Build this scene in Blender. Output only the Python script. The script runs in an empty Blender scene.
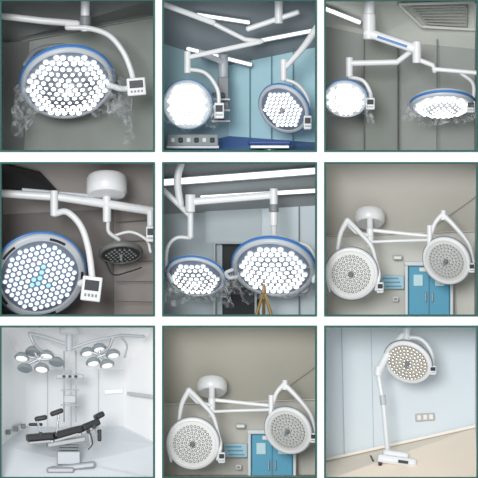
import bpy, math, random
from mathutils import Vector, Matrix, noise
random.seed(4)
sc = bpy.context.scene
sc.view_settings.view_transform = 'Standard'
COL = sc.collection

def lin(h, g=1.0):
    h = h.lstrip('#')
    o = []
    for i in (0, 2, 4):
        c = int(h[i:i+2], 16)/255
        c = c/12.92 if c <= 0.04045 else ((c+0.055)/1.055)**2.4
        o.append(min(c*g, 0.97))
    return (*o, 1)

MATS = {}
def mat(name, hexc, rough=0.5, metal=0.0, emit=0.0, var=0.0, scale=3.0, gain=1.0, spec=0.5):
    if name in MATS: return MATS[name]
    m = bpy.data.materials.new(name); m.use_nodes = True
    nt = m.node_tree; b = nt.nodes['Principled BSDF']
    c = lin(hexc, gain)
    b.inputs['Base Color'].default_value = c
    b.inputs['Roughness'].default_value = rough
    b.inputs['Metallic'].default_value = metal
    b.inputs['Specular IOR Level'].default_value = spec
    if var > 0:
        n = nt.nodes.new('ShaderNodeTexNoise'); n.inputs['Scale'].default_value = scale
        n.inputs['Detail'].default_value = 4
        tc = nt.nodes.new('ShaderNodeTexCoord')
        nt.links.new(tc.outputs['Object'], n.inputs['Vector'])
        r = nt.nodes.new('ShaderNodeValToRGB')
        r.color_ramp.elements[0].position = .3; r.color_ramp.elements[1].position = .7
        r.color_ramp.elements[0].color = (*[x*(1-var) for x in c[:3]], 1)
        r.color_ramp.elements[1].color = (*[min(x*(1+var), 1) for x in c[:3]], 1)
        nt.links.new(n.outputs['Fac'], r.inputs['Fac'])
        nt.links.new(r.outputs['Color'], b.inputs['Base Color'])
    if emit > 0:
        b.inputs['Emission Color'].default_value = c
        b.inputs['Emission Strength'].default_value = emit
    MATS[name] = m
    return m

def film_mat():
    m = bpy.data.materials.new('plastic_film'); m.use_nodes = True
    nt = m.node_tree; nt.nodes.clear()
    o = nt.nodes.new('ShaderNodeOutputMaterial'); mx = nt.nodes.new('ShaderNodeMixShader')
    t = nt.nodes.new('ShaderNodeBsdfTransparent'); t.inputs[0].default_value = (.95, .96, .965, 1)
    p = nt.nodes.new('ShaderNodeBsdfPrincipled')
    p.inputs['Base Color'].default_value = (.62, .64, .65, 1); p.inputs['Roughness'].default_value = .08
    n = nt.nodes.new('ShaderNodeTexNoise'); n.inputs['Scale'].default_value = 8; n.inputs['Detail'].default_value = 5
    n.inputs['Distortion'].default_value = 2.0
    tc = nt.nodes.new('ShaderNodeTexCoord'); nt.links.new(tc.outputs['Object'], n.inputs['Vector'])
    r = nt.nodes.new('ShaderNodeValToRGB')
    r.color_ramp.elements[0].position = .45; r.color_ramp.elements[0].color = (.04, .04, .04, 1)
    r.color_ramp.elements[1].position = .70; r.color_ramp.elements[1].color = (.42, .42, .42, 1)
    nt.links.new(n.outputs['Fac'], r.inputs['Fac']); nt.links.new(r.outputs['Color'], mx.inputs[0])
    nt.links.new(t.outputs[0], mx.inputs[1]); nt.links.new(p.outputs[0], mx.inputs[2])
    nt.links.new(mx.outputs[0], o.inputs[0])
    return m
FILM = film_mat()

# layout of the display wall: 1 unit = 100 layout steps, wall plane y=0, rooms go back in +y
def S(u, v, d=0.0): return Vector(((u-239)/100, d, (239-v)/100))

def mesh_obj(name, verts, faces, m, smooth=False, parent=None, mats=None, idx=None):
    me = bpy.data.meshes.new(name); me.from_pydata([tuple(v) for v in verts], [], faces); me.update()
    if mats:
        for q in mats: me.materials.append(q)
        for p, i in zip(me.polygons, idx): p.material_index = i
    elif m: me.materials.append(m)
    if smooth:
        for p in me.polygons: p.use_smooth = True
    ob = bpy.data.objects.new(name, me); COL.objects.link(ob)
    if parent is not None:
        ob.parent = parent; ob.location = -parent.location
    return ob

def group(name, loc):
    e = bpy.data.objects.new(name, None); e.empty_display_size = .05; e.location = loc
    COL.objects.link(e); return e

def basis(n, hint=None):
    w = Vector(n).normalized()
    h = Vector(hint) if hint else Vector((0, 0, 1))
    if abs(w.dot(h.normalized())) > .98: h = Vector((0, 1, 0))
    x = h.cross(w).normalized(); y = w.cross(x).normalized()
    return x, y, w

def lathe(name, prof, c, n, m, parent=None, seg=40, smooth=True):
    x, y, w = basis(n); V = []; F = []
    for (r, z) in prof:
        for i in range(seg):
            a = 2*math.pi*i/seg
            V.append(c + x*(r*math.cos(a)) + y*(r*math.sin(a)) + w*z)
    for k in range(len(prof)-1):
        for i in range(seg):
            j = (i+1) % seg
            F.append((k*seg+i, k*seg+j, (k+1)*seg+j, (k+1)*seg+i))
    if prof[0][0] > 1e-5: F.append(tuple(range(seg))[::-1])
    if prof[-1][0] > 1e-5: F.append(tuple((len(prof)-1)*seg+i for i in range(seg)))
    ob = mesh_obj(name, V, F, m, smooth, parent)
    if smooth:
        md = ob.modifiers.new('es', 'EDGE_SPLIT'); md.split_angle = math.radians(42)
    return ob

def cyl(name, p1, p2, r, m, parent=None, r2=None, bev=.15):
    p1 = Vector(p1); p2 = Vector(p2); L = (p2-p1).length; r2 = r if r2 is None else r2
    b = min(r, r2, L)*bev
    return lathe(name, [(0, 0), (r-b, 0), (r, b), (r2, L-b), (r2-b, L), (0, L)], p1, p2-p1, m, parent, 28)

def catmull(pts, n=8):
    P = [pts[0]*2-pts[1]] + pts + [pts[-1]*2-pts[-2]]; out = []
    for i in range(1, len(P)-2):
        for k in range(n):
            t = k/n
            out.append(.5*((2*P[i]) + (P[i+1]-P[i-1])*t + (2*P[i-1]-5*P[i]+4*P[i+1]-P[i+2])*t*t + (3*P[i]-P[i-1]-3*P[i+1]+P[i+2])*t**3))
    out.append(pts[-1]); return out

def tube(name, pts, r, m, parent=None, smooth_path=True, r2=None, flat=1.0, seg=14):
    pts = [Vector(p) for p in pts]
    if smooth_path and len(pts) > 2: pts = catmull(pts)
    r2 = r if r2 is None else r2
    N = len(pts); V = []; F = []
    t0 = (pts[1]-pts[0]).normalized(); x, y, w = basis(t0, (0, 1, 0))
    prev = t0
    tN = (pts[-1]-pts[-2]).normalized()
    seq = [(pts[0]-t0*r*.9, .3*r, t0), (pts[0]-t0*r*.55, .8*r, t0)]
    for i, p in enumerate(pts):
        t = (pts[min(i+1, N-1)]-pts[max(i-1, 0)]).normalized()
        seq.append((p, r+(r2-r)*i/(N-1), t))
    seq += [(pts[-1]+tN*r2*.55, .8*r2, tN), (pts[-1]+tN*r2*.9, .3*r2, tN)]
    for p, rr, t in seq:
        q = prev.rotation_difference(t); x = q @ x; y = q @ y; prev = t
        for i in range(seg):
            a = 2*math.pi*i/seg
            V.append(p + x*(rr*math.cos(a)) + y*(rr*flat*math.sin(a)))
    for k in range(len(seq)-1):
        for i in range(seg):
            j = (i+1) % seg
            F.append((k*seg+i, k*seg+j, (k+1)*seg+j, (k+1)*seg+i))
    F.append(tuple(range(seg))[::-1]); F.append(tuple((len(seq)-1)*seg+i for i in range(seg)))
    return mesh_obj(name, V, F, m, True, parent)

def rbox(name, c, size, m, parent=None, x=(1, 0, 0), y=(0, 1, 0), bev=.01):
    import bmesh
    x = Vector(x).normalized(); y = Vector(y); y = (y-x*y.dot(x)).normalized(); z = x.cross(y)
    bm = bmesh.new(); bmesh.ops.create_cube(bm, size=1)
    for v in bm.verts: v.co = Vector((v.co.x*size[0], v.co.y*size[1], v.co.z*size[2]))
    if bev > 0:
        bmesh.ops.bevel(bm, geom=bm.edges[:], offset=min(bev, min(size)*.45), segments=2, affect='EDGES', profile=.5)
    me = bpy.data.meshes.new(name)
    for v in bm.verts: v.co = Vector(c) + x*v.co.x + y*v.co.y + z*v.co.z
    bm.to_mesh(me); bm.free(); me.materials.append(m)
    ob = bpy.data.objects.new(name, me); COL.objects.link(ob)
    if parent is not None: ob.parent = parent; ob.location = -parent.location
    return ob

def bar(name, p1, p2, w, h, m, parent=None, bev=.01):
    p1 = Vector(p1); p2 = Vector(p2)
    return rbox(name, (p1+p2)/2, ((p2-p1).length, w, h), m, parent, x=p2-p1, y=(0, 1, 0), bev=bev)

def slab(name, pts, m, thick=.02):
    P = [S(*p) for p in pts]; n = (P[1]-P[0]).cross(P[2]-P[0]).normalized()
    if n.y < 0: n = -n
    Q = [p+n*thick for p in P]; k = len(P)
    F = [tuple(range(k)), tuple(range(2*k-1, k-1, -1))]
    for i in range(k): F.append((i, (i+1) % k, k+(i+1) % k, k+i))
    return mesh_obj(name, P+Q, F, m)

# ------------------------------------------------------------ materials
WHITE = mat('white_enamel', '#dcdedf', .3)
WSH = mat('white_enamel_cool', '#b4babf', .35)
GREY = mat('grey_plastic', '#7c8084', .45)
DARK = mat('dark_rubber', '#1c1e20', .5)
SCREEN = mat('screen_glass', '#20262c', .15)
BLUE = mat('blue_trim', '#3b74b4', .35)
LED = mat('led_lens_lit', '#fffdf8', .3, emit=2.6)
LEDR = mat('led_cup_lit', '#c3c8cf', .25, emit=.6)
LEDS = mat('led_lens_soft', '#f4f7f9', .3, emit=.8)
LEDSR = mat('led_cup_soft', '#8b9bb0', .25, emit=.3)
LEDW = mat('led_lens_warm', '#fbf9f4', .3, emit=.45)
LEDWR = mat('led_cup_warm', '#77746e', .25)
LEDD = mat('led_lens_clear', '#dfe2e1', .2, emit=.15)
LEDDR = mat('led_cup_clear', '#4b5052', .25)
LEDX = mat('led_lens_dark', '#8b8f8c', .2)
LEDB = mat('led_lens_cyan', '#9fe6f2', .2, emit=.6)
PLB = mat('reflector_plate_blue', '#6b7688', .35)
PLW = mat('reflector_plate_white', '#e0e0de', .4)
STEEL = mat('brushed_steel', '#b4b8bb', .35, metal=.6)
CHROME = mat('chrome', '#d8dadc', .12, metal=1)
TUBEL = mat('ceiling_lamp_diffuser', '#ffffff', .5, emit=1.3)
BLACKPAD = mat('black_vinyl_pad', '#26282c', .4)

# ------------------------------------------------------------ surgical lamp head
def lamp_head(par, c, n, R, plate=PLB, led=LED, cup=None, body=WSH, ring=BLUE, spacing=.16, lr=.42, depth=.34, jitter=0.0,
              rings=False, handle=True, slots=0, roll=0.0, fr=.86, raise_=.0, special=None, core=.66):
    if cup is None: cup = {LED: LEDR, LEDS: LEDSR, LEDW: LEDWR, LEDD: LEDDR}.get(led, LEDDR)
    c = Vector(c); x, y, w = basis(n)
    prof = [(0, -depth*R), (.3*R, -depth*.97*R), (.62*R, -depth*.82*R), (.86*R, -depth*.5*R), (.97*R, -.16*R), (R, -.08*R), (R, .0),
            (.98*R, .05*R), (.95*R, .07*R), ((fr+.02)*R, .07*R), (fr*R, .03*R)]
    lathe('housing', prof, c, w, body, par, 56)
    lathe('front_plate', [(0, (.05+raise_)*R), (fr*.5*R, (.045+raise_*.75)*R), (fr*R, .03*R), (fr*R, 0), (0, 0)], c, w, plate, par, 56)
    if ring:
        lathe('edge_trim', [(R*1.002, -.1*R), (R*1.03, -.08*R), (R*1.03, -.03*R), (R*1.002, -.01*R)], c, w, ring, par, 56)
    V = []; F = []; IDX = []
    s = spacing*R; pos = []
    if rings:
        k = 1
        while k*s < (fr-.06)*R:
            cnt = 6*k
            for i in range(cnt):
                a = 2*math.pi*i/cnt + k*.2
                pos.append((k*s*math.cos(a), k*s*math.sin(a)))
            k += 1
    else:
        m_ = int(1/spacing)+2
        for i in range(-m_, m_+1):
            for j in range(-m_, m_+1):
                px = (i+.5*(j % 2))*s; py = j*s*.866
                if math.hypot(px, py) < (fr-spacing*.5)*R:
                    pos.append((px+random.uniform(-1, 1)*jitter*s, py+random.uniform(-1, 1)*jitter*s))
    cr, sr = math.cos(roll), math.sin(roll)
    for (px, py) in pos:
        px, py = px*cr-py*sr, px*sr+py*cr
        rad = math.hypot(px, py)/R
        if handle and rad < .1: continue
        base = c + x*px + y*py + w*((.05+raise_*max(0, 1-rad/fr))*R)
        sp = special and random.random() < special[1] and rad < special[2]
        b0 = len(V); q = 12
        for zz, rr in ((0, 1.0), (.16*s, .92), (.2*s, core), (.30*s, core*.7)):
            for i in range(q):
                a = 2*math.pi*i/q
                V.append(base + x*(s*lr*rr*math.cos(a)) + y*(s*lr*rr*math.sin(a)) + w*zz)
        V.append(base + w*(.34*s))
        for k in range(3):
            for i in range(q):
                j = (i+1) % q
                F.append((b0+k*q+i, b0+k*q+j, b0+(k+1)*q+j, b0+(k+1)*q+i)); IDX.append(1 if k < 2 else (2 if sp else 0))
        for i in range(q):
            j = (i+1) % q
            F.append((b0+3*q+i, b0+3*q+j, b0+4*q)); IDX.append(2 if sp else 0)
    mesh_obj('led_array', V, F, None, False, par, [led, cup, special[0] if special else led], IDX)
    if handle:
        lathe('sterile_handle', [(0, 0), (.09*R, 0), (.09*R, .1*R), (.055*R, .14*R), (.06*R, .28*R), (.03*R, .32*R), (0, .32*R)], c+w*.04*R, w, GREY, par, 20)
    for k in range(slots):
        a = roll + 2*math.pi*k/slots + .9
        V = []; F = []
        for i in range(9):
            aa = a - .2 + .4*i/8
            for rr in (.89, .95):
                V.append(c + (x*math.cos(aa)+y*math.sin(aa))*(rr*R) + w*(.078*R))
        for i in range(8): F.append((2*i, 2*i+1, 2*i+3, 2*i+2))
        mesh_obj('grip_slot_%d' % (k+1), V, F, DARK, False, par)
    return x, y, w

def control_box(par, c, wd, ht, tilt=0.0, yaw=0.0):
    c = Vector(c)
    x = Vector((math.cos(tilt)*math.cos(yaw), math.sin(yaw), math.sin(tilt)))
    y = Vector((0, 1, 0)); y = (y-x*y.dot(x)).normalized(); z = x.cross(y)
    rbox('control_panel', c, (wd, .06, ht), WHITE, par, x, y, .012)
    rbox('control_screen', c - y*.032 + z*ht*.14, (wd*.72, .01, ht*.42), SCREEN, par, x, y, .003)
    for k in range(4):
        rbox('button_%d' % (k+1), c - y*.032 - z*ht*.26 + x*(wd*(-.27+.18*k)), (wd*.1, .01, ht*.12), GREY, par, x, y, .002)

def film(par, c, rx, rz, ry, seed, drop=.3, name='plastic_wrap', t0=0.0):
    """loose clear wrap: crumpled open shell drooping around the head"""
    V = []; F = []; nu, nv = 72, 28; c = Vector(c)
    for j in range(nv+1):
        t = t0+(1-t0)*j/nv
        for i in range(nu):
            a = 2*math.pi*i/nu
            fold = .07*math.sin(a*7+seed+2*t)*t + .05*math.sin(a*13+seed*2)*t
            prof = (math.sin(min(t*1.4, 1)*math.pi/2))*(1+.06*math.sin(a*3+seed)) + fold
            p = Vector((rx*prof*math.cos(a), ry*prof*math.sin(a), rz*(1-1.75*t) - drop*t*t*(1+.5*math.sin(a*2+seed)+.25*math.sin(a*5+seed))))
            nz = noise.noise_vector(p*6+Vector((seed, 0, 0)))
            nz2 = noise.noise_vector(p*17+Vector((seed, 3, 0)))
            V.append(c+p+nz*.05+nz2*.02)
    for j in range(nv):
        for i in range(nu):
            k = (i+1) % nu
            F.append((j*nu+i, j*nu+k, (j+1)*nu+k, (j+1)*nu+i))
    return mesh_obj(name, V, F, FILM, False, par)

# ------------------------------------------------------------ display wall with nine openings
xs = [(-.5, 155), (162, 317), (324, 478.5)]
ys = [(-1, 152), (162, 316.5), (325.5, 479)]
BOARD = mat('white_board', '#ffffff', .8, gain=1.2, spec=.1)
TEAL = mat('teal_edge_trim', '#2a5851', .6, spec=.2)
O = 60
def board():
    xe = [-O] + [a for p in xs for a in p] + [478+O]; ye = [-O] + [a for p in ys for a in p] + [478+O]
    V = []; F = []
    for i in range(7):
        for j in range(7):
            if i % 2 == 1 and j % 2 == 1: continue
            b = len(V)
            for d in (0, .04):
                V += [S(xe[i], ye[j], d), S(xe[i+1], ye[j], d), S(xe[i+1], ye[j+1], d), S(xe[i], ye[j+1], d)]
            F += [(b, b+1, b+2, b+3), (b+4, b+7, b+6, b+5), (b, b+4, b+5, b+1), (b+1, b+5, b+6, b+2), (b+2, b+6, b+7, b+3), (b+3, b+7, b+4, b)]
    mesh_obj('wall_front', V, F, BOARD)
board()
BACKD = 1.3
def cell(ci, ri, casecol):
    a, b = xs[ci]; t, u = ys[ri]; k = ri*3+ci+1
    w = 2.0; V = []; F = []
    outer = [(a, t), (b, t), (b, u), (a, u)]; inner = [(a+w, t+w), (b-w, t+w), (b-w, u-w), (a+w, u-w)]
    for d in (-.02, .05):
        for p in outer: V.append(S(*p, d))
        for p in inner: V.append(S(*p, d))
    for i in range(4):
        j = (i+1) % 4
        F += [(i, j, 4+j, 4+i), (8+i, 12+i, 12+j, 8+j), (i, 8+i, 8+j, j), (4+i, 4+j, 12+j, 12+i)]
    mesh_obj('trim_%d' % k, V, F, TEAL)
    cm = mat('case_%d' % k, casecol, .8, spec=.1)
    for i, nm in enumerate(('ceiling', 'wall_right', 'floor', 'wall_left')):
        p, q = outer[i], outer[(i+1) % 4]
        mesh_obj(nm, [S(*p, .04), S(*q, .04), S(*q, BACKD), S(*p, BACKD)], [(0, 1, 2, 3)], cm)
    mesh_obj('wall_back', [S(*p, BACKD) for p in outer], [(0, 1, 2, 3)], cm)
    return a, t, b, u

def wallm(name, h, var=.05, sc_=1.2, rough=.75, gain=None):
    if gain is None: gain = 1.75 if name[:2] in ('c1', 'c3') else (1.6 if name[:2] in ('c2', 'c4', 'c5') else 1.3)
    return mat(name, h, rough, var=var, scale=sc_, gain=gain, spec=.25)

# ============================================================ CELL 1
cell(0, 0, '#8c8f8e')
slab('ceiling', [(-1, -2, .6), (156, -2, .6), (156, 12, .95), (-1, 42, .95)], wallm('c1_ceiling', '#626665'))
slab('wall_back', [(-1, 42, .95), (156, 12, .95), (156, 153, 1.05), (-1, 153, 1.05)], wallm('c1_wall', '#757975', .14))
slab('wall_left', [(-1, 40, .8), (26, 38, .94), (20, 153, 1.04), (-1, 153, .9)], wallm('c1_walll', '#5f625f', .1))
bar('trim_10', S(-1, 42, .93), S(156, 12, .93), .03, .015, mat('c1_trim', '#8d908d', .6))
L = group('surgical_light', S(66, 84, .45))
tube('ceiling_arm', [S(-1, 14, .5), S(40, 19, .48), S(76, 22, .46)], .036, WHITE, L, False)
cyl('arm_joint', S(84, -1, .45), S(84, 30, .45), .046, WHITE, L)
cyl('arm_joint_collar', S(84, 14, .45), S(84, 24, .45), .056, GREY, L)
tube('curved_arm', [S(66, 26, .45), S(88, 27, .42), S(108, 34, .38), S(122, 50, .34), S(130, 68, .32), S(134, 84, .32)], .029, WHITE, L)
tube('head_link', [S(132, 86, .32), S(122, 88, .36), S(108, 84, .42)], .03, WHITE, L)
control_box(L, S(136, 86, .28), .19, .18, .08)
lamp_head(L, S(66, 82, .42), (.10, -.72, -.66), .47, spacing=.148, lr=.49, jitter=.08, depth=.42, raise_=.2, fr=.9, handle=False, core=.72)
tube('housing_grip', [S(24, 64, .30), S(34, 50, .40), S(52, 45, .46), S(72, 46, .46), S(94, 56, .38)], .028, GREY, L)
film(L, S(69, 72, .40), .58, .24, .44, 1.3, .30, t0=.2)

# ============================================================ CELL 2
cell(1, 0, '#8f9ea3')
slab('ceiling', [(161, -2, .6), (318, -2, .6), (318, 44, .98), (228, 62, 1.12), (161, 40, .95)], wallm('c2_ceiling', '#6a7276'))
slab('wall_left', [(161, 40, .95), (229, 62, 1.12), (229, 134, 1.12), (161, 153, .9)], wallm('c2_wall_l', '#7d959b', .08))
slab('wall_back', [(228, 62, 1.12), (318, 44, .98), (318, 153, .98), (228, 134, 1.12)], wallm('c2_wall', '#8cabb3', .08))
slab('floor', [(161, 156, .25), (161, 150, .8), (229, 134, 1.12), (318, 140, 1.0), (318, 156, .25)], wallm('c2_floor', '#3a5382', .1, rough=.3))
M_SEAM = mat('c2_seam', '#6a8a92', .6)
for i, u in enumerate((250, 272, 294)):
    bar('trim_%d' % (11+i), S(u, 58-(u-228)*.2, 1.09-(u-228)*.0016), S(u, 135+(u-228)*.1, 1.09-(u-228)*.0016), .015, .009, M_SEAM)
for i, (a, b) in enumerate((((186, 46, .8), (252, 62, 1.0)), ((250, 40, .82), (314, 28, .75)), ((196, 12, .68), (250, 20, .74)))):
    g = group('ceiling_light_fixture', S((a[0]+b[0])/2, (a[1]+b[1])/2, a[2]))
    bar('housing', S(*a), S(*b), .05, .05, WSH, g); bar('diffuser', S(a[0], a[1], a[2]-.03), S(b[0], b[1], b[2]-.03), .03, .03, TUBEL, g)
L = group('surgical_light', S(188, 103, .4))
bar('ceiling_arm', S(161, 2, .35), S(215, 22, .4), .07, .06, WHITE, L, .02)
tube('ceiling_arm_upper', [S(213, 22, .4), S(245, 38, .42), S(262, 40, .42)], .024, WHITE, L, False)
bar('spring_arm', S(184, 57, .38), S(262, 40, .42), .06, .05, WHITE, L, .02)
cyl('arm_joint', S(187, 50, .38), S(187, 72, .38), .034, WHITE, L)
tube('curved_arm', [S(187, 68, .38), S(205, 72, .4), S(217, 88, .4), S(219, 106, .38)], .02, WHITE, L)
tube('head_link', [S(218, 106, .38), S(208, 106, .42)], .022, WHITE, L)
control_box(L, S(219, 110, .34), .1, .16)
PLL = mat('reflector_glow', '#b9c0c6', .4, emit=.45); LBR = mat('led_lens_bright', '#fffdf6', .3, emit=3.6); LBRR = mat('led_cup_bright', '#f1f0ea', .3, emit=.95)  # plate and cups given emission to imitate the glare of overexposed lamps
lamp_head(L, S(187, 104, .4), (-.12, -.93, -.25), .255, spacing=.2, lr=.47, raise_=.08, fr=.9, handle=False, led=LBR, cup=LBRR, plate=PLL)
film(L, S(190, 100, .4), .28, .2, .25, 5.1, .1, t0=.3)
L = group('surgical_light', S(286, 108, .4))
cyl('ceiling_post', S(279, -1, .42), S(279, 22, .42), .042, WHITE, L)
bar('spring_arm', S(246, 28, .45), S(300, 10, .42), .06, .055, WHITE, L, .02)
tube('drop_arm', [S(318, 26, .3), S(304, 46, .34), S(286, 66, .38)], .04, WHITE, L, True, .028)
cyl('arm_joint', S(284, 58, .38), S(284, 80, .38), .034, WHITE, L)
tube('curved_arm', [S(284, 78, .38), S(298, 84, .36), S(308, 98, .34), S(309, 116, .34)], .02, WHITE, L)
control_box(L, S(308, 122, .3), .08, .14)
lamp_head(L, S(284, 108, .4), (-.40, -.78, -.48), .275, spacing=.18, lr=.47, raise_=.06, fr=.86, handle=True, depth=.3)
T = group('equipment_pendant', S(222, 90, .75))
cyl('ceiling_column', S(223, 52, .78), S(223, 84, .78), .05, WSH, T)
bar('pendant_arm', S(223, 60, .76), S(198, 50, .7), .06, .06, WSH, T)
rbox('service_head', S(223, 92, .74), (.11, .12, .34), GREY, T)
for k in range(3):
    rbox('shelf_%d' % (k+1), S(220, 98+k*11, .68), (.2, .2, .02), WSH, T, bev=.004)
    rbox('device_%d' % (k+1), S(218, 94+k*11, .68), (.13, .14, .06), mat('c2_dev', '#3b4348', .5), T)
C = group('medical_gas_panel', S(192, 138, .6))
rbox('panel_body', S(192, 139, .7), (.52, .06, .12), mat('c2_panel', '#8d9698', .5), C)
for k in range(6): rbox('outlet_%d' % (k+1), S(172+k*8, 139, .665), (.045, .02, .05), DARK if k % 2 else WHITE, C)
rbox('bottom_rail', S(192, 146, .7), (.54, .05, .03), WHITE, C)
T = group('operating_table', S(270, 144, .6))
rbox('mattress', S(270, 142, .6), (.44, .3, .05), mat('c2_pad', '#2d4a8a', .4), T, bev=.02)
rbox('table_frame', S(270, 146, .6), (.40, .26, .04), STEEL, T)
cyl('pedestal', S(270, 146, .6), S(270, 156, .6), .06, STEEL, T)

# ============================================================ CELL 3
cell(2, 0, '#9b9e9c')
slab('ceiling', [(323, -2, .6), (480, -2, .6), (480, 46, .95), (396, 38, 1.0), (323, 22, .95)], wallm('c3_ceiling', '#a3a6a0'))
slab('wall_back', [(323, 22, .95), (396, 38, 1.0), (480, 46, .95), (480, 153, 1.1), (323, 153, 1.1)], wallm('c3_wall', '#7e817e', .1))
CT = mat('c3_coffer', '#cfd2cc', .6); CD = mat('c3_grille', '#a9aca6', .7)
g = group('ceiling_air_diffuser', S(440, 12, .7))
Q = [S(400, 2, .6), S(478, 0, .56), S(479, 27, .8), S(424, 24, .78)]
for k in range(4): bar('frame_%d' % (k+1), Q[k], Q[(k+1) % 4], .05, .03, CT, g)
c0 = sum(Q, Vector())/4
Q2 = [c0+(q-c0)*.72+Vector((0, .01, 0)) for q in Q]
for k in range(4): bar('inner_frame_%d' % (k+1), Q2[k], Q2[(k+1) % 4], .04, .02, CD, g)
for k in range(1, 6):
    bar('louver_%d' % k, Q2[0].lerp(Q2[3], k/6), Q2[1].lerp(Q2[2], k/6), .03, .012, CD, g)
slab('wall_right', [(366, 34, .9), (400, 40, .92), (400, 153, 1.0), (366, 153, 1.0)], wallm('c3_curt', '#70746f', .1))
for i, u in enumerate((366, 400, 440)): bar('trim_%d' % (20+i), S(u, 36, .88), S(u, 153, .96), .02, .010, mat('c3_seam', '#747773', .7))
g = group('ceiling_light_fixture', S(340, 14, .66))
bar('housing', S(325, 6, .63), S(362, 20, .78), .05, .06, WSH, g); bar('diffuser', S(325, 6, .59), S(362, 20, .74), .03, .035, TUBEL, g)
L = group('surgical_light', S(346, 97, .4))
cyl('ceiling_post', S(370, -1, .4), S(370, 26, .4), .055, WHITE, L)
cyl('post_collar', S(370, 12, .4), S(370, 38, .4), .066, WHITE, L)
bar('main_boom', S(364, 30, .38), S(418, 48, .38), .09, .095, WHITE, L, .03)
bar('maker_strip', S(378, 35.5, .335), S(408, 45.5, .335), .01, .025, BLUE, L, .002)
tube('boom_left', [S(416, 47, .42), S(398, 61, .42), S(352, 62, .4)], .03, WHITE, L, False)
cyl('arm_joint', S(350, 56, .4), S(350, 76, .4), .036, WHITE, L)
tube('curved_arm', [S(350, 76, .4), S(364, 80, .4), S(371, 92, .38), S(372, 104, .36)], .02, WHITE, L)
control_box(L, S(371, 103, .33), .09, .12)
lamp_head(L, S(346, 98, .4), (-.08, -.78, -.58), .225, spacing=.21, lr=.48, raise_=.14, fr=.92, handle=False, led=LBR, cup=LBRR, plate=PLL, depth=.5)
film(L, S(345, 95, .4), .27, .18, .25, 2.1, .08, t0=.2)
L = group('surgical_light', S(446, 104, .4))
cyl('hub', S(418, 40, .38), S(418, 62, .38), .045, WHITE, L)
tube('boom_right', [S(418, 58, .38), S(434, 64, .38), S(436, 70, .38)], .026, WHITE, L, False)
bar('spring_arm', S(434, 68, .38), S(480, 72, .36), .05, .045, WHITE, L, .015)
tube('drop_arm', [S(462, 72, .38), S(474, 82, .38), S(475, 96, .38), S(472, 108, .38)], .019, WHITE, L)
control_box(L, S(472, 106, .34), .09, .12)
lamp_head(L, S(444, 104, .4), (.02, -.34, -.9), .325, spacing=.17, lr=.47, raise_=.24, fr=.9, handle=False, led=LBR, cup=LBRR, plate=PLL, depth=.4)
film(L, S(444, 103, .4), .36, .14, .33, 4.4, .07, t0=.15)

# ============================================================ CELL 4
cell(0, 1, '#7c7673')
slab('ceiling', [(-1, 160, .6), (156, 160, .6), (156, 206, .95), (-1, 214, .95)], wallm('c4_ceiling', '#8d8986', .1))
slab('wall_back', [(-1, 214, .95), (156, 206, .95), (156, 318, 1.1), (-1, 318, 1.1)], wallm('c4_wall', '#676361', .16))
slab('wall_right', [(112, 209, .9), (156, 206, .8), (156, 318, .9), (112, 318, 1.05)], wallm('c4_wall_r', '#7b7673', .12))
slab('ceiling_panel', [(-1, 163, .55), (38, 172, .62), (60, 196, .78), (-1, 190, .7)], mat('c4_black', '#2a2a2b', .5))
for i in range(5): bar('trim_%d' % (30+i), S(114, 222+i*20, .86), S(156, 219+i*21, .77), .01, .008, mat('c4_seam', '#6b6562', .7))
L = group('surgical_light', S(38, 272, .4))
lathe('ceiling_canopy', [(0, 0), (.19, 0), (.205, .03), (.205, .17), (.18, .2), (0, .2)], S(106, 176, .42), (0, -.35, -1), WHITE, L)
cyl('canopy_hub', S(106, 194, .42), S(106, 222, .42), .042, WHITE, L)
tube('ceiling_beam', [S(-1, 193, .42), S(60, 197, .42), S(154, 211, .42)], .042, WHITE, L, False, .046)
bar('beam_cover', S(20, 190, .46), S(90, 196, .46), .06, .05, WSH, L)
cyl('arm_joint', S(53, 190, .38), S(53, 216, .38), .04, WHITE, L)
tube('curved_arm', [S(53, 214, .38), S(66, 212, .34), S(80, 226, .3), S(88, 250, .26), S(92, 280, .24)], .033, WHITE, L)
tube('head_link', [S(92, 280, .24), S(80, 284, .3)], .04, WHITE, L)
control_box(L, S(91, 289, .2), .2, .25, -.12)
lamp_head(L, S(38, 276, .36), (.16, -.84, -.42), .47, spacing=.135, lr=.49, raise_=.05, fr=.84, led=LEDS, plate=PLB, handle=False, slots=5, roll=.3, special=(LEDB, .25, .35), depth=.3, core=.72)
L = group('surgical_light', S(120, 253, .5))
cyl('arm_joint', S(150, 210, .4), S(150, 226, .4), .035, WHITE, L)
tube('curved_arm', [S(107, 222, .42), S(108, 232, .44), S(118, 240, .46)], .02, WHITE, L)
tube('curved_yoke', [S(112, 236, .5), S(130, 232, .48), S(146, 240, .46), S(150, 252, .45)], .016, WHITE, L)
control_box(L, S(150, 234, .38), .09, .16)
lamp_head(L, S(120, 254, .5), (.05, -.4, -.85), .225, spacing=.22, lr=.4, led=LEDX, plate=mat('reflector_dark', '#3a3e3c', .3), body=mat('housing_dark', '#6b706c', .4), ring=None)
tube('cable', [S(104, 262, .7), S(112, 275, .68), S(128, 272, .66), S(140, 268, .66)], .008, DARK, L)

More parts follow.
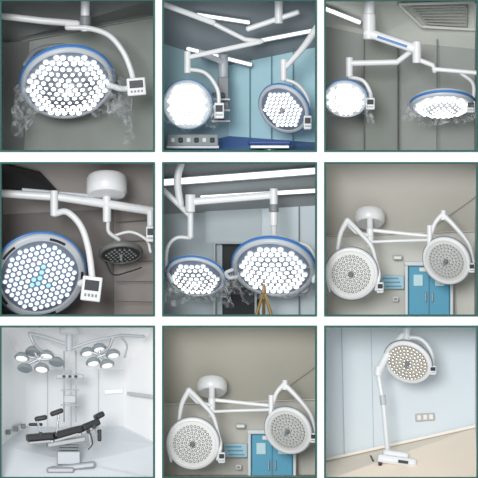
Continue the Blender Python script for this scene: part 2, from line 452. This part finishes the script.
# ============================================================ CELL 5
cell(1, 1, '#959b9e')
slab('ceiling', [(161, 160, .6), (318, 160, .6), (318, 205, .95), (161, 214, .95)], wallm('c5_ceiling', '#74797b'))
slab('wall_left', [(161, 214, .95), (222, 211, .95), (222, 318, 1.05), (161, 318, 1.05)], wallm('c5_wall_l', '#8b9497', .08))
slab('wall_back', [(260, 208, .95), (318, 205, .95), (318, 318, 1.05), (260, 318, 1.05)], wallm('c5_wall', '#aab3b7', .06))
slab('wall_lintel', [(205, 211, .94), (262, 208, .94), (262, 243, .97), (205, 243, .97)], wallm('c5_lint', '#969fa2', .06))
slab('door_1', [(214, 243, 1.02), (262, 243, 1.02), (262, 318, 1.1), (214, 318, 1.1)], mat('c5_dark', '#141618', .6))
for i, (p, q) in enumerate((((214, 243), (214, 318)), ((256, 243), (256, 318)), ((213, 243), (257, 243)))):
    bar('trim_%d' % (40+i), S(*p, .93), S(*q, .97), .04, .025, mat('c5_frame', '#aeb6ba', .5))
bar('trim_43', S(300, 206, .93), S(300, 318, 1.0), .02, .012, mat('c5_seam', '#7f888d', .6))
for (a, b) in (((161, 182, .66), (318, 170, .62)), ((200, 197, .8), (318, 190, .76))):
    g = group('ceiling_light_fixture', S((a[0]+b[0])/2, (a[1]+b[1])/2, a[2]))
    hh = .08 if a[0] < 180 else .05
    bar('housing', S(*a), S(*b), .05, hh, WSH, g); bar('diffuser', S(a[0], a[1], a[2]-.03), S(b[0], b[1], b[2]-.03), .03, hh*.75, TUBEL, g)
L = group('surgical_light', S(194, 276, .4))
tube('ceiling_post', [S(181, 161, .4), S(177, 180, .4), S(180, 205, .4)], .038, WHITE, L)
tube('drop_arm', [S(163, 190, .4), S(180, 206, .4), S(190, 216, .4)], .028, WHITE, L, False)
cyl('arm_joint', S(190, 210, .4), S(190, 238, .4), .03, WHITE, L)
tube('curved_arm', [S(190, 238, .4), S(176, 238, .4), S(167, 248, .4), S(166, 268, .4), S(172, 282, .4)], .019, WHITE, L)
lamp_head(L, S(195, 277, .4), (-.12, -.62, -.75), .30, spacing=.19, lr=.48, raise_=.22, fr=.9, handle=False, depth=.45, core=.72)
film(L, S(195, 277, .4), .33, .2, .3, .7, .1, t0=.2)
L = group('surgical_light', S(275, 266, .4))
bar('main_boom', S(186, 202, .36), S(272, 195, .36), .07, .075, WHITE, L, .025)
cyl('arm_joint', S(190, 194, .36), S(190, 212, .36), .05, WHITE, L)
cyl('end_joint', S(274, 188, .36), S(274, 226, .36), .04, WHITE, L)
cyl('end_joint_collar', S(274, 204, .36), S(274, 212, .36), .048, GREY, L)
tube('stem', [S(274, 224, .36), S(275, 246, .42)], .03, WHITE, L, False)
tube('side_yoke', [S(290, 243, .45), S(308, 246, .44), S(316, 262, .42), S(314, 282, .4)], .02, WHITE, L)
lamp_head(L, S(274, 268, .4), (-.10, -.66, -.70), .42, spacing=.165, lr=.48, raise_=.15, fr=.88, handle=False, depth=.36, core=.72)
tube('head_grip', [S(232, 270, .2), S(226, 273, .2), S(229, 278, .22), S(236, 277, .22)], .018, WSH, L)
film(L, S(274, 268, .38), .46, .2, .42, 3.3, .12, t0=.2)
GOLD = mat('brown_brass', '#8d7545', .4, metal=.3)
K = group('tripod_stand', S(264, 305, .5))
cyl('centre_column', S(264, 284, .5), S(264, 300, .5), .018, GOLD, K)
for k, (u1, d1) in enumerate(((255, .42), (264, .62), (273, .42))):
    tube('leg_%d' % (k+1), [S(264, 292, .5), S(u1, 320, d1)], .014, GOLD, K, False, .018)
cyl('collar', S(264, 290, .5), S(264, 294, .5), .028, GOLD, K)

# ============================================================ CELLS 6 and 8 (same theatre, two framings)
def beige_room(ci, ri, ox, oy, tone):
    a, t, b, u = cell(ci, ri, '#b5b4ae')
    def P(x_, y_, d): return S(x_+ox, y_+oy, d)
    cm, wm = tone
    k0 = 50 if ri == 1 else 70
    slab('ceiling', [(a-1, t-2, .55), (b+1, t-2, .55), (b+1, 231+oy, .95), (a-1, 236+oy, .95)], cm)
    slab('wall_back', [(a-1, 236+oy, .95), (b+1, 231+oy, .95), (b+1, u+2, 1.1), (a-1, u+2, 1.1)], wm)
    bar('trim_%d' % k0, S(a, 236+oy, .93), S(b, 231+oy, .93), .03, .015, mat('bg_trim', '#c9c7c0', .6))
    bar('trim_%d' % (k0+1), S(b, 196+oy, .73), P(430, 231, .92), .02, .006, mat('bg_trim2', '#b2b0a8', .7))
    DT = mat('teal_door', '#2b93b4', .4); DT2 = mat('teal_door_dark', '#1d6e8a', .4); FRM = mat('door_frame', '#cfd6d8', .4)
    D = group('sliding_door', P(432, 290, .98))
    bb = u+2
    hh = (bb-oy-266)
    rbox('leaf', P(432, 266+hh/2, .98), (.42, .04, hh/100), DT, D)
    rbox('leaf_split', P(432, 266+hh/2, .955), (.008, .02, hh/100), DT2, D, bev=0)
    rbox('frame_top', P(432, 264, .95), (.50, .07, .045), FRM, D)
    rbox('frame_left', P(409, 266+hh/2, .95), (.035, .07, hh/100), FRM, D)
    rbox('frame_right', P(455, 266+hh/2, .95), (.035, .07, hh/100), FRM, D)
    for q in (421, 443):
        rbox('vision_panel', P(q, 281, .95), (.1, .02, .12), mat('door_glass', '#bfe0e6', .15), D)
        rbox('pull_handle', P(432+(q-432)*.3, 298, .94), (.015, .03, .1), STEEL, D)
    rbox('lintel_sign', P(432, 270, .95), (.2, .02, .045), WHITE, D)
    s = group('wall_notice', P(395, 283, 1.0))
    rbox('notice_board', P(395, 283, .99), (.24, .02, .14), mat('notice_blue', '#a9c9d4', .6), s)
    for k in range(3): rbox('line_%d' % (k+1), P(393+k*1.5, 279+k*4, .975), (.16, .01, .015), DT, s, bev=0)
    s = group('electric_outlet', P(398, 300, 1.0)); rbox('plate', P(398, 300, .99), (.06, .02, .05), WHITE, s); rbox('socket', P(398, 300, .975), (.03, .01, .02), GREY, s)
    L = group('surgical_light', P(352, 273, .4))
    lathe('ceiling_canopy', [(0, 0), (.14, 0), (.155, .03), (.155, .10), (.13, .13), (0, .13)], P(371, 212, .74), (0, -.5, -1), WHITE, L)
    cyl('canopy_stem', P(371, 216, .6), P(371, 240, .5), .032, WHITE, L)
    cyl('hub', P(371, 228, .48), P(371, 248, .48), .036, WHITE, L)
    tube('boom_left', [P(371, 236, .46), P(356, 232, .44), P(347, 222, .42)], .02, WHITE, L, False)
    tube('fork_left', [P(348, 220, .4), P(341, 234, .42), P(338, 252, .46)], .028, WHITE, L, True, .019)
    tube('fork_right', [P(348, 220, .4), P(360, 232, .42), P(372, 246, .42), P(377, 262, .42)], .028, WHITE, L, True, .018)
    tube('yoke', [P(377, 262, .42), P(380, 276, .40), P(377, 290, .4)], .018, WHITE, L)
    control_box(L, P(381, 288, .36), .07, .11)
    lamp_head(L, P(352, 274, .4), (-.10, -.95, -.2), .27, spacing=.135, lr=.38, rings=True, led=LEDD, plate=PLW, body=WHITE, ring=GREY, fr=.86, core=.55)
    tube('rear_handle', [P(330, 258, .42), P(326, 274, .42), P(330, 292, .42)], .014, WSH, L)
    L = group('surgical_light', P(449, 260, .4))
    tube('boom_right', [P(371, 242, .46), P(395, 241, .44), P(428, 240, .42)], .016, WHITE, L, False)
    bar('boom_upper', P(371, 230, .5), P(430, 236, .46), .04, .038, WHITE, L, .015)
    cyl('arm_joint', P(431, 225, .42), P(431, 246, .42), .028, WHITE, L)
    tube('fork_left', [P(444, 214, .42), P(436, 224, .42), P(430, 244, .44)], .026, WHITE, L, True, .018)
    tube('fork_right', [P(444, 214, .42), P(456, 226, .4), P(470, 244, .38), P(475, 262, .38)], .028, WHITE, L, True, .017)
    cyl('fork_head', P(445, 210, .42), P(445, 220, .42), .028, WHITE, L)
    lamp_head(L, P(448, 261, .4), (-.34, -.84, -.34), .255, spacing=.135, lr=.38, rings=True, led=LEDD, plate=mat('reflector_dim', '#cbcbc8', .4), body=WHITE, ring=GREY, fr=.86, core=.55)
    control_box(L, P(473, 268, .34), .06, .1)
    e = group('emergency_light', P(400, 258, .96)); rbox('box', P(400, 258, .93), (.1, .04, .05), mat('em_box', '#a7b8a8', .5), e); rbox('face', P(400, 258, .905), (.08, .01, .03), WHITE, e)
beige_room(2, 1, 0, 0, (wallm('c6_ceiling', '#a9a79f', .04), wallm('c6_wall', '#bdbdb7', .04)))
beige_room(1, 2, -159.5, 171, (wallm('c8_ceiling', '#9b998f', .05), wallm('c8_wall', '#b0afa8', .04)))

# ============================================================ CELL 7
cell(0, 2, '#eceeef')
slab('ceiling', [(-1, 324, .5), (156, 324, .5), (122, 372, 1.1), (22, 372, 1.1)], wallm('c7_ceiling', '#e0e2e3', .02))
slab('wall_left', [(-1, 322, .5), (22, 371, 1.1), (22, 430, 1.1), (-1, 448, .5)], wallm('c7_wl', '#d9dcdd', .02))
slab('wall_right', [(156, 322, .5), (122, 371, 1.1), (122, 430, 1.1), (156, 446, .5)], wallm('c7_wr', '#ebecec', .02))
slab('wall_back', [(21, 371, 1.1), (123, 371, 1.1), (123, 431, 1.1), (21, 431, 1.1)], wallm('c7_wb', '#d3d6d8', .02, gain=1.1))
slab('floor', [(-1, 481, .08), (156, 481, .08), (156, 445, .5), (122, 430, 1.1), (22, 430, 1.1), (-1, 447, .5)], wallm('c7_floor', '#cbd0d4', .03, rough=.35, gain=1.15))
for i, u in enumerate((44, 68, 96)): bar('trim_%d' % (60+i), S(u, 372, 1.09), S(u, 430, 1.09), .01, .006, mat('c7_seam', '#b9bec1', .6))
bar('trim_64', S(102, 395, 1.08), S(121, 394, 1.08), .02, .04, mat('c7_box', '#f6f7f7', .5))
g = group('wall_service_panel', S(12, 432, .8))
for k in range(3): rbox('unit_%d' % (k+1), S(6+k*7, 434-k*2.5, .62+k*.14), (.05, .05, .05), GREY, g)
rbox('rail', S(12, 428, .82), (.2, .03, .02), WSH, g, x=(.2, .25, .06))
g = group('wall_handrail', S(138, 397, .8)); bar('rail', S(126, 396, .98), S(152, 398, .5), .03, .04, mat('c7_rail', '#c3c8ca', .5), g)
L = group('surgical_light', S(35, 365, .5))
lathe('ceiling_canopy', [(0, 0), (.09, 0), (.1, .02), (.1, .06), (0, .08)], S(68, 328, .45), (0, -.2, -1), WHITE, L)
cyl('ceiling_post', S(68, 328, .45), S(68, 352, .45), .035, WSH, L)
tube('boom_left', [S(68, 346, .45), S(44, 338, .45), S(28, 334, .45)], .018, WSH, L, False)
tube('drop_arm', [S(28, 334, .45), S(33, 345, .45), S(42, 354, .47)], .015, STEEL, L)
HD = mat('petal_housing', '#8f979c', .35)
PETL = mat('petal_lens', '#8a959b', .2); PETW = mat('petal_lens_lit', '#f4f6f2', .2, emit=.5)
for k, (u, v) in enumerate(((20, 359), (31, 353), (45, 357), (23, 370), (40, 370), (55, 364))):
    lathe('petal_%d' % (k+1), [(0, -.05), (.05, -.045), (.075, -.015), (.078, .0), (.065, .01)], S(u, v, .5), (-.1, -.5, -.85), HD, L, 24)
    lathe('petal_lens_%d' % (k+1), [(0, .012), (.06, .01), (.06, 0), (0, 0)], S(u, v, .5), (-.1, -.5, -.85), PETL if k % 2 else PETW, L, 24)
    tube('petal_arm_%d' % (k+1), [S(u, v-3, .5), S(37, 360, .49)], .012, STEEL, L, False)
L = group('surgical_light', S(98, 357, .5))
tube('boom_right', [S(68, 350, .45), S(90, 342, .45), S(120, 336, .45), S(143, 337, .4)], .016, WSH, L, False)
tube('drop_arm', [S(112, 338, .45), S(108, 348, .46), S(100, 354, .48)], .015, STEEL, L)
for k, (u, v) in enumerate(((86, 354), (98, 350), (112, 356), (92, 364), (106, 366))):
    lathe('petal_%d' % (k+1), [(0, -.05), (.05, -.045), (.075, -.015), (.075, .0), (.06, .01)], S(u, v, .5), (.15, -.45, -.85), HD, L, 24)
    lathe('petal_lens_%d' % (k+1), [(0, .012), (.055, .01), (.055, 0), (0, 0)], S(u, v, .5), (.15, -.45, -.85), PETW, L, 24)
    tube('petal_arm_%d' % (k+1), [S(u, v-3, .5), S(99, 357, .49)], .012, STEEL, L, False)
tube('small_lamp_arm', [S(120, 338, .45), S(126, 346, .46), S(124, 358, .47)], .01, STEEL, L)
T = group('equipment_pendant', S(68, 390, .8))
for q in (62, 74): cyl('pendant_rail', S(q, 352, .7), S(q, 424, .7), .009, WSH, T)
rbox('service_head', S(68, 378, .72), (.28, .1, .05), WSH, T)
for k in range(2): rbox('shelf_%d' % (k+1), S(68, 392+k*15, .68), (.19, .14, .014), WSH, T, bev=.004)
rbox('monitor', S(68, 401, .68), (.12, .06, .08), mat('monitor_grey', '#c2c7ca', .4), T)
for k in range(3): rbox('outlet_%d' % (k+1), S(62+k*6, 378, .665), (.03, .01, .025), DARK, T, bev=0)
T = group('operating_table', S(68, 440, .35))
def pad(nm, p, q, wd, th): return bar(nm, p, q, wd, th, BLACKPAD, T, .018)
pad('leg_section', S(26, 439, .28), S(52, 437, .32), .24, .075)
pad('seat_section', S(53, 437, .32), S(80, 430, .38), .26, .075)
pad('back_section', S(80, 430, .38), S(97, 423, .42), .26, .07)
pad('head_section', S(94, 419, .43), S(102, 415, .45), .18, .06)
for k, (p, q) in enumerate((((27, 444), (52, 442)), ((53, 442), (80, 435)), ((80, 435), (97, 428)))):
    bar('section_frame_%d' % (k+1), S(*p, .26+k*.05), S(*q, .28+k*.05), .20, .025, STEEL, T, .006)
    bar('side_rail_%d' % (k+1), S(p[0]+1, p[1]-.5, .14+k*.05), S(q[0]-2, q[1]-.5, .16+k*.05), .012, .02, CHROME, T, .003)
bar('under_frame', S(46, 446, .3), S(84, 440, .36), .18, .05, STEEL, T)
for k, (u, v, tu, tv) in enumerate(((40, 434, 36, 420), (56, 434, 58, 415), (94, 426, 99, 442), (88, 431, 90, 447))):
    cyl('post_%d' % (k+1), S(u, v, .24), S(tu, tv, .24), .011, CHROME, T)
    rbox('clamp_%d' % (k+1), S(u, v+1, .2), (.035, .04, .045), DARK, T, bev=.005)
rbox('foot_support', S(40, 419, .27), (.13, .1, .05), BLACKPAD, T, x=(1, 0, .2), bev=.02)
rbox('arm_board', S(56, 413, .27), (.14, .1, .05), BLACKPAD, T, x=(1, 0, .35), bev=.02)
rbox('arm_board_far', S(34, 426, .5), (.14, .1, .03), BLACKPAD, T, bev=.012)
rbox('side_support', S(99, 436, .22), (.04, .05, .12), DARK, T, bev=.01)
CD2 = mat('column_grey', '#9a9fa3', .35, metal=.3)
rbox('column_lower', S(68, 459, .34), (.24, .18, .14), CD2, T, bev=.012)
for k in range(3): rbox('bellows_%d' % (k+1), S(68, 447+k*3, .34), (.2-.01*k, .15, .024), mat('col_dark', '#6b7074', .3), T, bev=.006)
rbox('base_plate', S(72, 468, .32), (.46, .26, .07), CD2, T, x=(1, .0, .12), bev=.02)
rbox('base_front', S(60, 471, .27), (.28, .22, .065), CD2, T, bev=.02)
for k, (u, v) in enumerate(((51, 475), (90, 470), (70, 475.5))): cyl('caster_%d' % (k+1), S(u-1.5, v, .28), S(u+1.5, v, .28), .025, DARK, T)
tube('hand_control_cable', [S(90, 434, .2), S(92, 444, .18), S(88, 450, .18)], .006, DARK, T)

# ============================================================ CELL 9
cell(2, 2, '#d3dade')
slab('wall_back', [(323, 322, 1.0), (480, 322, .9), (480, 431, .9), (323, 467, 1.0)], wallm('c9_wall', '#c3cbcf', .03, gain=1.2))
slab('floor', [(323, 482, .1), (480, 482, .1), (480, 430, .9), (323, 466, 1.0)], wallm('c9_floor', '#ddd1c1', .04, rough=.4, gain=1.15))
for i, u in enumerate((346, 376, 430, 458)): bar('trim_%d' % (80+i), S(u-3, 324, .97), S(u, 466-(u-323)*.23, .97), .012, .006, mat('c9_seam', '#a4b2ba', .6))
bar('baseboard_back', S(323, 464, .97), S(480, 428.5, .87), .03, .035, mat('c9_base', '#e6e2da', .5))
g = group('electric_outlet', S(428, 420, .95))
rbox('plate', S(428, 420, .93), (.2, .03, .08), mat('plate_b', '#b9b3a8', .5), g, x=(1, -.06, .06))
for k in range(3): rbox('socket_%d' % (k+1), S(422+k*6, 420.3-k*.4, .905), (.04, .02, .05), WHITE, g, bev=.003)
L = group('mobile_surgical_light', S(396, 462, .45))
rbox('base', S(398, 462, .46), (.40, .28, .09), WHITE, L, x=(1, .0, -.14), bev=.03)
rbox('base_cover', S(397, 456, .47), (.26, .18, .07), WHITE, L, x=(1, .0, -.14), bev=.025)
rbox('base_label', S(404, 463, .31), (.1, .01, .03), DARK, L, x=(1, .0, -.14), bev=0)
for k, (u, v, d) in enumerate(((381, 464, .36), (415, 470, .36), (384, 461, .58), (418, 465, .58))):
    cyl('caster_%d' % (k+1), S(u-1.8, v+1, d), S(u+1.8, v+1, d), .036, DARK, L)
tube('pole', [S(389, 456, .47), S(385, 410, .46), S(379, 373, .45)], .026, WHITE, L, False, .022)
cyl('pole_collar', S(384.5, 406, .46), S(383.5, 396, .46), .032, WSH, L)
tube('upper_arm', [S(379, 373, .45), S(388, 356, .44), S(404, 336, .42)], .04, WHITE, L, False, .036)
cyl('elbow', S(379, 377, .45), S(380, 367, .45), .04, WHITE, L)
cyl('head_joint', S(408, 328, .42), S(408, 342, .42), .035, WHITE, L)
tube('yoke', [S(408, 338, .42), S(422, 340, .4), S(432, 352, .38), S(434, 368, .38)], .022, WHITE, L)
tube('yoke_left', [S(404, 338, .42), S(394, 344, .44), S(388, 356, .46)], .02, WHITE, L)
control_box(L, S(434, 371, .36), .07, .09)
lamp_head(L, S(409, 363, .4), (-.3, -.72, -.5), .255, spacing=.15, lr=.42, rings=True, led=LEDW, plate=mat('reflector_cream', '#c8c2b7', .4), body=WHITE, ring=GREY, fr=.84, core=.6)
tube('power_cable', [S(386, 462, .5), S(376, 464, .45), S(372, 458, .6)], .008, DARK, L)

# ------------------------------------------------------------ lights
w = bpy.data.worlds.new('World'); sc.world = w; w.use_nodes = True
w.node_tree.nodes['Background'].inputs[0].default_value = (.98, .99, 1, 1)
w.node_tree.nodes['Background'].inputs[1].default_value = .85
def sun(name, elev, yaw, e, ang):
    l = bpy.data.lights.new(name, 'SUN'); l.energy = e; l.angle = math.radians(ang)
    o = bpy.data.objects.new(name, l); o.rotation_euler = (math.radians(90-elev), 0, math.radians(yaw)); COL.objects.link(o)
sun('front_key_light', 9, -10, 1.75, 18)  # added frontal key light for even brightness, not a source in the rooms

cd = bpy.data.cameras.new('camera'); cam = bpy.data.objects.new('camera', cd); COL.objects.link(cam)
cam.location = (0, -60, 0); cam.rotation_euler = (math.radians(90), 0, 0)
cd.sensor_width = 36; cd.lens = 36*60/4.78; cd.clip_start = 1; cd.clip_end = 200
sc.camera = cam
